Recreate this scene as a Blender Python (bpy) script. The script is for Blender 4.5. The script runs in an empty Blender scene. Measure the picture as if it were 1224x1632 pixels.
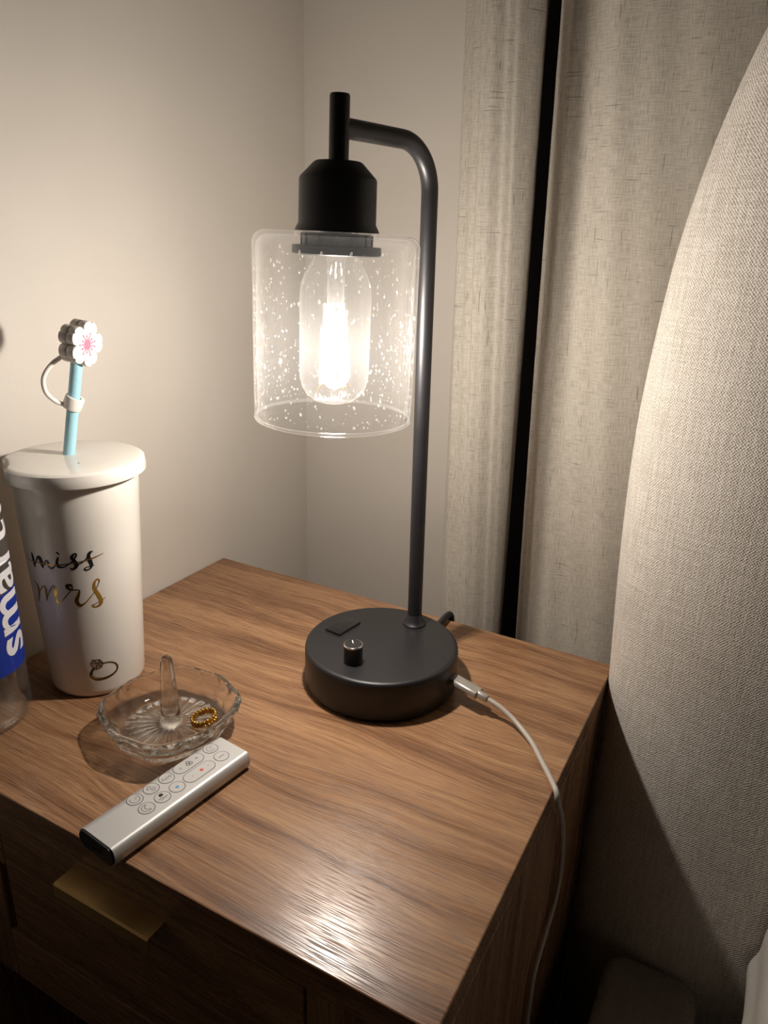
import bpy, bmesh, math, random
from math import sin, cos, pi, radians, sqrt, atan2, hypot
from mathutils import Vector, Matrix

random.seed(7)
TOP = 550.0                      # height of the nightstand top above the floor, mm
sc = bpy.context.scene
C = sc.collection

def W(x, y, z):                  # mm, origin on the nightstand top under the lamp -> metres in the world
    return Vector((x/1000, y/1000, (z+TOP)/1000))

# ------------------------------------------------------------------ camera
PITCH, YAW, ROLL, FPX = 0.35021, 0.48858, 0.03189, 1173.3
cam_d = bpy.data.cameras.new('camera')
cam = bpy.data.objects.new('camera', cam_d); C.objects.link(cam)
f0 = Vector((-sin(YAW), cos(YAW), 0)); r0 = Vector((cos(YAW), sin(YAW), 0)); u0 = Vector((0, 0, 1))
fw = cos(PITCH)*f0 - sin(PITCH)*u0; up = sin(PITCH)*f0 + cos(PITCH)*u0
rr = cos(ROLL)*r0 + sin(ROLL)*up; uu = -sin(ROLL)*r0 + cos(ROLL)*up
m = Matrix((rr, uu, -fw)).transposed().to_4x4()
m.translation = W(236.87, -448.99, 326.87)
cam.matrix_world = m
cam_d.sensor_fit = 'VERTICAL'; cam_d.sensor_height = 24.0
cam_d.lens = FPX/1632*24.0
cam_d.clip_start = 0.02
sc.camera = cam

# ------------------------------------------------------------------ world, exposure
wd = bpy.data.worlds.new('night'); sc.world = wd; wd.use_nodes = True
wd.node_tree.nodes['Background'].inputs[0].default_value = (0.010, 0.010, 0.013, 1)
wd.node_tree.nodes['Background'].inputs[1].default_value = 0.3
vs = sc.view_settings
vs.view_transform = 'Standard'; vs.look = 'None'; vs.gamma = 1.0; vs.use_curve_mapping = False
vs.exposure = 0.0
LAMP_WATTS = 3.9
LAMP_COLOR = (1.0, 0.905, 0.81)
cy = sc.cycles
cy.use_denoising = True
cy.max_bounces = 14; cy.transparent_max_bounces = 24; cy.transmission_bounces = 12; cy.glossy_bounces = 6
cy.diffuse_bounces = 5
cy.sample_clamp_indirect = 6.0
cy.caustics_refractive = True; cy.caustics_reflective = False

# ------------------------------------------------------------------ materials
def srgb(r, g, b):
    f = lambda c: (c/255/12.92) if c/255 <= .04045 else ((c/255+.055)/1.055)**2.4
    return (f(r), f(g), f(b), 1)

class NT:
    def __init__(s, name):
        s.m = bpy.data.materials.new(name); s.m.use_nodes = True
        s.t = s.m.node_tree; s.t.nodes.clear()
        s.out = s.n('ShaderNodeOutputMaterial')
    def n(s, typ, **kw):
        nd = s.t.nodes.new(typ)
        for k, v in kw.items(): setattr(nd, k, v)
        return nd
    def set(s, nd, **kw):
        for k, v in kw.items():
            k = k.replace('_', ' ')
            if hasattr(v, 'links'): s.t.links.new(v, nd.inputs[k])
            else: nd.inputs[k].default_value = v
        return nd
    def link(s, a, b): s.t.links.new(a, b)
    def math(s, op, a, b=None, c=None, clamp=False):
        nd = s.n('ShaderNodeMath', operation=op, use_clamp=clamp)
        for i, v in enumerate((a, b, c)):
            if v is None: continue
            if hasattr(v, 'links'): s.link(v, nd.inputs[i])
            else: nd.inputs[i].default_value = v
        return nd.outputs[0]
    def coords(s, kind='Object', scale=(1, 1, 1), rot=(0, 0, 0), src=None):
        if src is None:
            tc = s.n('ShaderNodeTexCoord'); src = tc.outputs[kind]
        mp = s.n('ShaderNodeMapping'); s.link(src, mp.inputs[0])
        mp.inputs['Scale'].default_value = scale; mp.inputs['Rotation'].default_value = rot
        return mp.outputs[0]
    def noise(s, vec, scale=1, detail=2, rough=.5, dist=0):
        nd = s.n('ShaderNodeTexNoise'); s.link(vec, nd.inputs['Vector'])
        nd.inputs['Scale'].default_value = scale; nd.inputs['Detail'].default_value = detail
        nd.inputs['Roughness'].default_value = rough; nd.inputs['Distortion'].default_value = dist
        return nd.outputs[0]
    def ramp(s, fac, stops):
        nd = s.n('ShaderNodeValToRGB'); s.link(fac, nd.inputs[0])
        e = nd.color_ramp.elements
        while len(e) < len(stops): e.new(.5)
        for el, (p, c) in zip(e, stops): el.position = p; el.color = c if len(c) == 4 else (*c, 1)
        return nd.outputs[0]
    def mix(s, fac, a, b, typ='MIX'):
        nd = s.n('ShaderNodeMix', data_type='RGBA', blend_type=typ)
        for i, v in ((0, fac), (6, a), (7, b)):
            if hasattr(v, 'links'): s.link(v, nd.inputs[i])
            else: nd.inputs[i].default_value = v
        return nd.outputs[2]
    def bump(s, h, strength=.3, dist=.001):
        nd = s.n('ShaderNodeBump'); s.link(h, nd.inputs['Height'])
        nd.inputs['Strength'].default_value = strength; nd.inputs['Distance'].default_value = dist
        return nd.outputs[0]
    def bsdf(s, color=(.5, .5, .5, 1), rough=.5, metal=0., normal=None, **kw):
        nd = s.n('ShaderNodeBsdfPrincipled')
        for k, v in (('Base Color', color), ('Roughness', rough), ('Metallic', metal)):
            if hasattr(v, 'links'): s.link(v, nd.inputs[k])
            else: nd.inputs[k].default_value = v
        if normal is not None: s.link(normal, nd.inputs['Normal'])
        for k, v in kw.items(): s.set(nd, **{k: v})
        s.link(nd.outputs[0], s.out.inputs[0])
        return nd

def plain(name, color, rough=.5, metal=0., grain=0., gscale=800, **kw):
    t = NT(name)
    if grain:
        h = t.noise(t.coords(), gscale, 3)
        t.bsdf(color, rough, metal, t.bump(h, grain, .0004), **kw)
    else:
        h = t.noise(t.coords(), 60, 2)
        rg = t.math('MULTIPLY_ADD', h, .08, rough-.04)
        t.bsdf(color, rg, metal, **kw)
    return t.m

def wood(name, along='X', dark=1.0):
    t = NT(name)
    if along == 'X': base = t.coords(scale=(1000, 1000, 1000))
    else: base = t.coords(scale=(1000, 1000, 1000), rot=(0, radians(90), 0))
    # gentle cathedral warp across the grain
    w = t.noise(t.coords(src=base, scale=(.0045, .012, .012)), 1, 2)
    sep = t.n('ShaderNodeSeparateXYZ'); t.link(base, sep.inputs[0])
    yy = t.math('MULTIPLY_ADD', w, 46.0, sep.outputs[1])
    cmb = t.n('ShaderNodeCombineXYZ')
    t.link(sep.outputs[0], cmb.inputs[0]); t.link(yy, cmb.inputs[1]); t.link(sep.outputs[2], cmb.inputs[2])
    p = cmb.outputs[0]
    broad = t.noise(t.coords(src=p, scale=(.0032, .060, .058)), 1, 6, .66)
    fine = t.noise(t.coords(src=p, scale=(.010, .62, .6)), 1, 4, .65)
    pores = t.noise(t.coords(src=base, scale=(.038, 1.7, 1.7)), 1, 2, .6)
    v = t.math('ADD', t.math('MULTIPLY', broad, .62), t.math('MULTIPLY', fine, .38))
    col = t.ramp(v, [(.36, srgb(100, 69, 47)), (.45, srgb(139, 101, 71)), (.53, srgb(163, 123, 89)), (.62, srgb(180, 140, 102))])
    pm = t.ramp(pores, [(.38, (0, 0, 0)), (.50, (1, 1, 1))])
    col = t.mix(t.math('MULTIPLY', t.math('SUBTRACT', 1.0, pm), .58), col, srgb(84, 55, 40))
    h = t.math('ADD', t.math('MULTIPLY', pm, .6), t.math('MULTIPLY', fine, .5))
    rg = t.math('MULTIPLY_ADD', t.math('SUBTRACT', 1.0, pm), .25, t.math('MULTIPLY_ADD', fine, .16, .19))
    t.bsdf(col, rg, 0, t.bump(h, .30, .00012))
    return t.m

def linen():
    t = NT('oatmeal_linen')
    uv = t.coords('UV')
    warp = t.noise(t.coords(src=uv, scale=(1.25, .09, 1)), 1, 2, .6)
    weft = t.noise(t.coords(src=uv, scale=(.09, 1.35, 1)), 1, 2, .6)
    wv = t.math('ADD', t.math('MULTIPLY', warp, .5), t.math('MULTIPLY', weft, .5))
    col = t.ramp(wv, [(.34, srgb(158, 150, 138)), (.5, srgb(184, 177, 165)), (.66, srgb(201, 194, 182))])
    s1 = t.noise(t.coords(src=uv, scale=(.62, .034, 1)), 1, 1)
    s2 = t.noise(t.coords(src=uv, scale=(.034, .62, 1)), 1, 1)
    sl = t.math('MAXIMUM', t.ramp(s1, [(.70, (0, 0, 0)), (.75, (1, 1, 1))]), t.ramp(s2, [(.70, (0, 0, 0)), (.75, (1, 1, 1))]))
    col = t.mix(t.math('MULTIPLY', sl, .5), col, srgb(92, 82, 68))
    t.bsdf(col, .9, 0, t.bump(t.math('SUBTRACT', wv, t.math('MULTIPLY', sl, .3)), .5, .0008), Sheen_Weight=.15)
    return t.m

def upholstery(name, c0, c1, pitch=1.75):
    t = NT(name)
    uv = t.coords('UV')
    wob = t.noise(t.coords(src=uv, scale=(.12, .12, 1)), 1, 2)
    wob2 = t.noise(t.coords(src=uv, scale=(.11, .13, 1)), 1.3, 2)
    sep = t.n('ShaderNodeSeparateXYZ'); t.link(uv, sep.inputs[0])
    k = 2*pi/pitch
    a = t.math('SINE', t.math('MULTIPLY_ADD', sep.outputs[0], k, t.math('MULTIPLY', wob, 5.0)))
    b = t.math('SINE', t.math('MULTIPLY_ADD', sep.outputs[1], k*.86, t.math('MULTIPLY', wob2, 5.0)))
    chk = t.math('MULTIPLY', a, b)
    rough = t.noise(t.coords(src=uv, scale=(.8, .8, 1)), 1, 3)
    rib = t.noise(t.coords(src=uv, scale=(.55, .035, 1)), 1, 2)
    rib2 = t.noise(t.coords(src=uv, scale=(.03, .6, 1)), 1, 2)
    h = t.math('ADD', t.math('MULTIPLY_ADD', chk, .30, rough), t.math('ADD', t.math('MULTIPLY', rib, .55), t.math('MULTIPLY', rib2, .4)))
    col = t.ramp(t.math('MULTIPLY', h, .5), [(.36, c0), (.56, c1)])
    t.bsdf(col, .92, 0, t.bump(h, .5, .0011), Sheen_Weight=.2)
    return t.m

def thin_glass(name, haze=.03, edge=.75, tint=(1, 1, 1, 1), power=1.0, rough=.03, wobble=0.):
    """glass thin enough that light goes straight through it: clear, with a mirror reflection that grows at grazing angles and a trace of haze"""
    t = NT(name)
    tr = t.n('ShaderNodeBsdfTransparent'); tr.inputs[0].default_value = tint
    gl = t.n('ShaderNodeBsdfGlossy'); gl.inputs['Roughness'].default_value = rough
    gl.inputs['Color'].default_value = (1, 1, 1, 1)
    tl = t.n('ShaderNodeBsdfTranslucent'); tl.inputs[0].default_value = (1, 1, 1, 1)
    df = t.n('ShaderNodeBsdfDiffuse'); df.inputs[0].default_value = (1, 1, 1, 1)
    hz = t.n('ShaderNodeMixShader'); hz.inputs[0].default_value = .5
    t.link(tl.outputs[0], hz.inputs[1]); t.link(df.outputs[0], hz.inputs[2])
    lw = t.n('ShaderNodeLayerWeight'); lw.inputs[0].default_value = .5
    if wobble:
        nz = t.noise(t.coords(scale=(1, 1, .35)), 55, 3)
        nb = t.bump(nz, wobble, .004)
        t.link(nb, gl.inputs['Normal']); t.link(nb, lw.inputs['Normal'])
    f = t.math('POWER', lw.outputs['Facing'], 4.0/power)
    fr = t.math('MULTIPLY_ADD', f, edge, .035, clamp=True)
    m1 = t.n('ShaderNodeMixShader'); t.link(fr, m1.inputs[0]); t.link(tr.outputs[0], m1.inputs[1]); t.link(gl.outputs[0], m1.inputs[2])
    hf = t.math('MULTIPLY_ADD', f, haze*2, haze, clamp=True)
    m2 = t.n('ShaderNodeMixShader'); t.link(hf, m2.inputs[0]); t.link(m1.outputs[0], m2.inputs[1]); t.link(hz.outputs[0], m2.inputs[2])
    t.link(m2.outputs[0], t.out.inputs[0])
    return t.m

def solid_glass(name, ior=1.5):
    t = NT(name)
    g = t.n('ShaderNodeBsdfGlass'); g.inputs['IOR'].default_value = ior; g.inputs['Roughness'].default_value = 0.0
    g.inputs['Color'].default_value = (.985, .99, .985, 1)
    tr = t.n('ShaderNodeBsdfTransparent'); tr.inputs[0].default_value = (.97, .96, .94, 1)
    lw = t.n('ShaderNodeLayerWeight'); lw.inputs[0].default_value = .5
    cosv = t.math('SUBTRACT', 1.0, lw.outputs['Facing'])
    mr = t.n('ShaderNodeMapRange'); mr.interpolation_type = 'SMOOTHSTEP'
    t.set(mr, Value=cosv); mr.inputs[1].default_value = .60; mr.inputs[2].default_value = .95; mr.inputs[3].default_value = 0.; mr.inputs[4].default_value = .72
    mx = t.n('ShaderNodeMixShader'); t.link(mr.outputs[0], mx.inputs[0])
    t.link(g.outputs[0], mx.inputs[1]); t.link(tr.outputs[0], mx.inputs[2])
    t.link(mx.outputs[0], t.out.inputs[0])
    return t.m

def emitter(name, color, strength):
    t = NT(name)
    e = t.n('ShaderNodeEmission'); e.inputs[0].default_value = (*color, 1); e.inputs[1].default_value = strength
    t.link(e.outputs[0], t.out.inputs[0])
    return t.m

M = {}
def wall_mat():
    t = NT('warm_white_paint')
    co = t.coords()
    n1 = t.noise(co, 420, 3, .6); n2 = t.noise(co, 9, 3)
    col = t.mix(n2, srgb(206, 199, 190), srgb(217, 211, 202))
    t.bsdf(col, .62, 0, t.bump(t.math('ADD', n1, t.math('MULTIPLY', n2, 2.0)), .12, .0008))
    return t.m
M['wall'] = wall_mat()
M['ceiling'] = plain('ceiling_paint', srgb(215, 211, 204), .8, grain=.1)
M['floor'] = plain('dark_carpet', srgb(44, 39, 36), .95, grain=.4, gscale=300)
M['wood'] = wood('walnut_veneer', 'X')
M['wood_v'] = wood('walnut_veneer_upright', 'Z')
M['black'] = plain('black_powder_coat', (.0115, .011, .0125, 1), .42, grain=.05, gscale=1500)
M['black_gloss'] = plain('black_foil', (.008, .008, .009, 1), .22)
M['black_plastic'] = plain('black_plastic', (.012, .012, .013, 1), .38)
M['outlet'] = plain('outlet_plastic', (.007, .007, .0075, 1), .3)
M['slot'] = plain('socket_slot', (.003, .003, .003, 1), .7)
M['chrome'] = plain('chrome_edge', (.8, .8, .8, 1), .15, 1.0)
M['brass'] = plain('brushed_brass', srgb(206, 172, 116), .42, 1.0, grain=.15, gscale=900)
M['linen'] = linen()
M['headboard'] = upholstery('cream_boucle', srgb(178, 168, 156), srgb(236, 229, 219), 2.0)
M['rail'] = upholstery('taupe_tweed', srgb(118, 106, 96), srgb(165, 153, 142), 1.5)
M['sheet'] = plain('white_cotton', srgb(226, 220, 210), .85, grain=.25, gscale=350)
M['shade'] = thin_glass('seeded_glass', haze=.006, edge=.8, power=1.0, rough=.03, wobble=.25)
M['bubble'] = thin_glass('glass_seed', haze=.035, edge=.9, power=2.6, rough=.10)
M['rim'] = thin_glass('glass_rim', haze=.012, edge=.9, power=1.6, rough=.05)
M['bulb'] = thin_glass('bulb_glass', haze=.0032, edge=.45, power=1.3)
M['stem'] = thin_glass('bulb_stem_glass', haze=.02, edge=.5, power=1.5)
M['filament'] = emitter('lit_filament', (1.0, .93, .82), 110.0)
M['brass_wire'] = plain('filament_support', srgb(190, 150, 90), .3, 1.0)
M['white_gloss'] = plain('white_glossy_plastic', srgb(226, 221, 213), .16)
M['white_matte'] = plain('white_silicone', srgb(232, 225, 218), .45)
M['blue_straw'] = plain('pale_blue_plastic', srgb(160, 207, 221), .28)
M['pink'] = plain('pink_print', srgb(236, 110, 136), .5)
M['gold'] = plain('gold_foil', srgb(206, 164, 74), .2, 1.0)
M['gold_ring'] = plain('gold', srgb(214, 168, 78), .18, 1.0)
M['stone'] = plain('silver_foil', srgb(200, 198, 195), .2, .8)
M['crystal'] = solid_glass('pressed_glass')
M['silver'] = plain('satin_aluminium', srgb(196, 195, 193), .5, .5, grain=.05, gscale=2500)
M['silver_button'] = plain('satin_button', srgb(196, 195, 193), .45, .45)
M['print_grey'] = plain('grey_print', srgb(92, 92, 94), .5)
M['print_faint'] = plain('faint_print', srgb(140, 140, 140), .5)
M['print_black'] = plain('dark_print', srgb(24, 22, 22), .5)
M['print_red'] = plain('red_print', srgb(206, 72, 48), .5)
M['print_blue'] = plain('blue_print', srgb(84, 150, 192), .5)
M['cable'] = plain('grey_cable', srgb(186, 178, 168), .4)
M['connector'] = plain('silver_connector', srgb(176, 171, 164), .36, .5)
M['pet'] = thin_glass('clear_plastic', haze=.012, edge=.7, tint=(.985, .988, .99, 1), power=1.6, rough=.06)
M['label_blue'] = plain('blue_label', srgb(22, 52, 150), .25)
M['label_white'] = plain('white_label_print', srgb(226, 226, 230), .3)
M['cap'] = plain('blue_cap', srgb(30, 60, 150), .35)
M['frame_black'] = plain('black_window_frame', (.06, .055, .07, 1), .55)
def night_glass():
    t = NT('night_window_glass'); t.bsdf((.002, .002, .003, 1), .25, 0, None, Specular_IOR_Level=.1); return t.m
M['night'] = night_glass()

# ------------------------------------------------------------------ mesh helpers (mm, local to the thing)
class MB:
    def __init__(s): s.v = []; s.f = []; s.uv = {}; s.uvl = None
    def add(s, verts, faces, uvs=None):
        o = len(s.v); s.v += [tuple(x) for x in verts]
        s.f += [tuple(i+o for i in f) for f in faces]
        if uvs:
            for i, q in enumerate(uvs): s.uv[o+i] = q
        return s
    def grid(s, rows, close_u=False, close_v=False, uvs=None):
        nr, nc = len(rows), len(rows[0]); o = len(s.v)
        for r in rows: s.v += [tuple(p) for p in r]
        if uvs:
            for i, r in enumerate(uvs):
                for j, q in enumerate(r): s.uv[o+i*nc+j] = q
        for i in range(nr if close_v else nr-1):
            for j in range(nc if close_u else nc-1):
                a = o+i*nc+j; b = o+i*nc+(j+1) % nc; c = o+((i+1) % nr)*nc+(j+1) % nc; d = o+((i+1) % nr)*nc+j
                s.f.append((a, b, c, d))
        return s
    def lathe(s, prof, n=64, cx=0, cy=0, mod=None, closed=False):
        rows = []
        for r, z in prof:
            row = []
            for k in range(n):
                a = 2*pi*k/n
                q = r*(mod(a, r, z) if mod else 1)
                row.append((cx+q*cos(a), cy+q*sin(a), z))
            rows.append(row)
        o = len(s.v)
        s.grid(rows, close_u=True, close_v=closed)
        if not closed:
            if prof[0][0] > 1e-6: s.f.append(tuple(o+k for k in reversed(range(n))))
            if prof[-1][0] > 1e-6: s.f.append(tuple(o+(len(prof)-1)*n+k for k in range(n)))
        return s
    def tube(s, pts, rad, n=12, caps=True, flat=None):
        pts = [Vector(p) for p in pts]
        if not hasattr(rad, '__len__'): rad = [rad]*len(pts)
        tang = [(pts[min(i+1, len(pts)-1)]-pts[max(i-1, 0)]).normalized() for i in range(len(pts))]
        ref = Vector((0, 0, 1)) if abs(tang[0].z) < .9 else Vector((1, 0, 0))
        nrm = (ref - tang[0]*ref.dot(tang[0])).normalized()
        rows = []
        for p, t, r in zip(pts, tang, rad):
            nrm = (nrm - t*nrm.dot(t)).normalized(); b = t.cross(nrm)
            rows.append([p + r*(cos(2*pi*k/n)*nrm + sin(2*pi*k/n)*b) for k in range(n)])
        o = len(s.v); s.grid(rows, close_u=True)
        if caps:
            s.f.append(tuple(o+k for k in reversed(range(n)))); s.f.append(tuple(o+(len(pts)-1)*n+k for k in range(n)))
        return s
    def sphere(s, c, r, nu=10, nv=7, sc3=(1, 1, 1)):
        rows = []
        for i in range(nv+1):
            a = -pi/2+pi*i/nv
            rows.append([(c[0]+r*sc3[0]*cos(a)*cos(2*pi*k/nu), c[1]+r*sc3[1]*cos(a)*sin(2*pi*k/nu), c[2]+r*sc3[2]*sin(a)) for k in range(nu)])
        return s.grid(rows, close_u=True)
    def box(s, x0, x1, y0, y1, z0, z1, bev=0., seg=2):
        bm = bmesh.new(); bmesh.ops.create_cube(bm, size=1)
        for v in bm.verts:
            v.co = Vector(((x0+x1)/2+v.co.x*(x1-x0), (y0+y1)/2+v.co.y*(y1-y0), (z0+z1)/2+v.co.z*(z1-z0)))
        if bev: bmesh.ops.bevel(bm, geom=list(bm.edges), offset=bev, segments=seg, profile=.5, affect='EDGES')
        bm.verts.index_update()
        s.add([v.co.copy() for v in bm.verts], [[v.index for v in f.verts] for f in bm.faces]); bm.free()
        return s
    def prism(s, outline, z0, z1, bev=0):      # outline list of (x, y), counter-clockwise
        n = len(outline); o = len(s.v)
        s.v += [(x, y, z0) for x, y in outline]+[(x, y, z1) for x, y in outline]
        s.f.append(tuple(o+k for k in reversed(range(n)))); s.f.append(tuple(o+n+k for k in range(n)))
        for k in range(n):
            s.f.append((o+k, o+(k+1) % n, o+n+(k+1) % n, o+n+k))
        return s
    def xf(s, mat, start=0):
        for i in range(start, len(s.v)): s.v[i] = tuple(mat @ Vector(s.v[i]))
        return s
    def build(s, name, mat, parent=None, loc=None, smooth=40, fix=True):
        me = bpy.data.meshes.new(name)
        me.from_pydata([(x/1000, y/1000, z/1000) for x, y, z in s.v], [], s.f)
        me.materials.append(mat)
        if s.uv:
            l = me.uv_layers.new(name='UVMap')
            for lp in me.loops: l.data[lp.index].uv = s.uv.get(lp.vertex_index, (0, 0))
        if fix:
            bm = bmesh.new(); bm.from_mesh(me)
            bmesh.ops.remove_doubles(bm, verts=bm.verts, dist=1e-7)
            bmesh.ops.recalc_face_normals(bm, faces=bm.faces)
            bm.to_mesh(me); bm.free()
        if smooth:
            me.polygons.foreach_set('use_smooth', [True]*len(me.polygons))
            if smooth < 180: me.set_sharp_from_angle(angle=radians(smooth))
        o = bpy.data.objects.new(name, me); C.objects.link(o)
        if parent is not None: o.parent = parent
        elif loc is not None: o.location = loc
        return o

def tag(o, label, cat, group=None):
    o['label'] = label; o['category'] = cat
    if group: o['group'] = group
    return o
def thing(name, label, cat, x, y, z, group=None):
    o = bpy.data.objects.new(name, None); C.objects.link(o)
    o.empty_display_size = .02
    o.location = W(x, y, z)
    return tag(o, label, cat, group)
def struct(o):
    o['kind'] = 'structure'; return o
def catmull(pts, n=6):
    out = []
    P = [pts[0]]+list(pts)+[pts[-1]]
    for i in range(1, len(P)-2):
        for k in range(n):
            t = k/n
            out.append(tuple(.5*((2*b)+(-a+c)*t+(2*a-5*b+4*c-d)*t*t+(-a+3*b-3*c+d)*t**3) for a, b, c, d in zip(P[i-1], P[i], P[i+1], P[i+2])))
    out.append(tuple(pts[-1])); return out
def ribbon(pts, n=6):
    """brush stroke in the plane: pts (x, y, width) -> rows of left/right points, with rounded ends"""
    q = catmull(pts, n); rows = []
    for i, (x, y, w) in enumerate(q):
        a = q[max(i-1, 0)]; b = q[min(i+1, len(q)-1)]
        dx, dy = b[0]-a[0], b[1]-a[1]; L = hypot(dx, dy) or 1
        rows.append(((x-dy/L*w/2, y+dx/L*w/2), (x, y), (x+dy/L*w/2, y-dx/L*w/2)))
    ends = []
    for x, y, w in (q[0], q[-1]):
        ends.append([(x+w/2*cos(2*pi*k/10), y+w/2*sin(2*pi*k/10)) for k in range(10)])
    return rows, ends

# ------------------------------------------------------------------ the room
XL, YB = -262.6, 281.3           # left wall, back wall
XR, YF, ZC = 3700.0, -4200.0, 1950.0
struct(MB().box(XL-90, XR+90, YF-90, YB+90, -TOP-60, -TOP).build('floor', M['floor'], loc=(0, 0, TOP/1000)))
struct(MB().box(XL-90, XR+90, YF-90, YB+90, ZC, ZC+60).build('ceiling', M['ceiling'], loc=(0, 0, TOP/1000)))
struct(MB().box(XL-90, XL, YF-90, YB+90, -TOP, ZC).build('wall_left', M['wall'], loc=(0, 0, TOP/1000)))
struct(MB().box(XR, XR+90, YF-90, YB+90, -TOP, ZC).build('wall_right', M['wall'], loc=(0, 0, TOP/1000)))
struct(MB().box(XL, XR, YF-90, YF, -TOP, ZC).build('wall_front', M['wall'], loc=(0, 0, TOP/1000)))
# back wall around a tall window opening
WX0, WX1, WZ1 = -24.0, 1400.0, 1650.0
b = MB().box(XL, WX0, YB, YB+90, -TOP, ZC)
b.box(WX1, XR, YB, YB+90, -TOP, ZC); b.box(WX0, WX1, YB, YB+90, WZ1, ZC)
struct(b.build('wall_back', M['wall'], loc=(0, 0, TOP/1000)))
wf = MB().box(WX0, WX0+75, YB+8, YB+60, -TOP, WZ1, 2)
wf.box(WX1-75, WX1, YB+8, YB+60, -TOP, WZ1, 2); wf.box(660, 735, YB+8, YB+60, -TOP, WZ1, 2)
wf.box(WX0+75, WX1-75, YB+8, YB+60, WZ1-75, WZ1, 2); wf.box(WX0+75, WX1-75, YB+8, YB+60, -TOP, -TOP+75, 2)
win = struct(wf.build('window_1', M['frame_black'], loc=(0, 0, TOP/1000)))
g1 = MB().box(WX0+70, 665, YB+30, YB+38, -TOP+70, WZ1-70).build('pane', M['night'], win)
g2 = MB().box(730, WX1-70, YB+30, YB+38, -TOP+70, WZ1-70).build('pane', M['night'], win)

# ------------------------------------------------------------------ curtains
def curtain(name, label, path, lean, zb, zt, mirror_u=0.):
    """path: plan points (x, y) of the cloth; lean: x shift per mm of height"""
    q = catmull(path, 10)
    u = [0.]
    for a, b_ in zip(q, q[1:]): u.append(u[-1]+hypot(b_[0]-a[0], b_[1]-a[1]))
    zs = [zb+(zt-zb)*i/48 for i in range(49)]
    for th, sgn in ((0, 1),):
        rows = []; uvs = []
        for z in zs:
            row = []
            for i, (x, y) in enumerate(q):
                wv = 1.8*sin(z/170+i*.35)+1.0*sin(z/61+i*.9)
                row.append((x+lean*min(z, 600)+wv*.6, y+wv, z))
            rows.append(row); uvs.append([(uu_+mirror_u, z) for uu_ in u])
        mb = MB().grid(rows, uvs=uvs)
    o = mb.build(name, M['linen'], None, (0, 0, TOP/1000), smooth=180, fix=False)
    md = o.modifiers.new('cloth thickness', 'SOLIDIFY'); md.thickness = .0018; md.offset = 0
    return tag(o, label, 'curtain', None)
curtain('curtain', 'narrow beige linen curtain fold hanging beside the bare wall, left of the dark gap',
        [(-40, 262), (-46, 236), (-42, 212), (-30, 195), (-15, 188.5), (-2, 191), (11, 200), (21.5, 214), (19, 228), (8, 246), (-4, 262)], -.014, -540, 1640)
curtain('curtain', 'wide beige linen curtain behind the headboard, right of the dark gap',
        [(64, 262), (49, 246), (44.5, 228), (46, 211), (54, 198), (70, 190.5), (100, 187), (140, 190), (200, 206), (258, 224), (300, 236), (350, 222), (410, 200), (470, 196), (530, 216),
         (590, 236), (650, 214), (720, 196), (800, 214), (870, 236), (940, 210), (1010, 196), (1100, 230), (1200, 206), (1300, 236), (1420, 206)], -.029, -540, 1640, 900.)

# ------------------------------------------------------------------ bed: headboard, rail, mattress
bed = thing('bed', 'upholstered bed with a tall cream woven headboard right of the nightstand', 'bed', 900, -400, -TOP)
BO = Vector((900, -400, -TOP))
def left_x(z):                  # left outline of the headboard
    pts = [(-560, 160.5), (-200, 159.5), (-20, 158.6), (40, 155.5), (84, 153.0), (150, 150.5), (220, 150.5), (295, 156.5), (347, 162), (403, 175), (459, 192), (520, 220), (580, 262), (630, 318), (665, 390), (683, 470), (690, 560)]
    for (a, xa), (b_, xb) in zip(pts, pts[1:]):
        if a <= z <= b_:
            return xa+(xb-xa)*(z-a)/(b_-a)
    return pts[-1][1]
half = [(-560, 160.5), (-380, 160), (-200, 159.5), (-90, 159), (-20, 158.6), (40, 155.5), (84, 153.0), (150, 150.5), (220, 150.5), (295, 155.5), (347, 162), (403, 174), (459, 192), (520, 220), (580, 262), (630, 318), (665, 390), (683, 470), (690, 560)]
hp = catmull([(x, z) for z, x in half], 5)
outline = hp + [(900+(900-x), z) for x, z in reversed(hp)]
XC, ZM = 900, 0
rings = []; uvr = []
n_o = len(outline)
def inset(d):
    res = []
    for i, (x, z) in enumerate(outline):
        a = outline[max(i-1, 0)]; b_ = outline[min(i+1, n_o-1)]
        tx, tz = b_[0]-a[0], b_[1]-a[1]; L = hypot(tx, tz) or 1
        res.append((x+tz/L*d, z-tx/L*d))
    return res
YFRONT, RND, YBACK = 57.0, 46.0, 168.0
RX = 110.0
prof = [(0, YBACK-0), (0, 135)] + [(RX*(1-cos(pi/2*k/14)), YFRONT+RND-RND*sin(pi/2*k/14)) for k in range(0, 15)]
ul = 0; prev = None
for d, y in prof:
    if prev: ul += hypot(d-prev[0], y-prev[1])
    prev = (d, y)
    ip = inset(d)
    rings.append([(x-BO.x, y-BO.y, z-BO.z) for x, z in ip])
    # texture runs flat over the front and wraps round the rim
    uvr.append([(x + (ul-d if x < XC else d-ul), z) for x, z in ip])
hb = MB().grid(rings, uvs=uvr)
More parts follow.
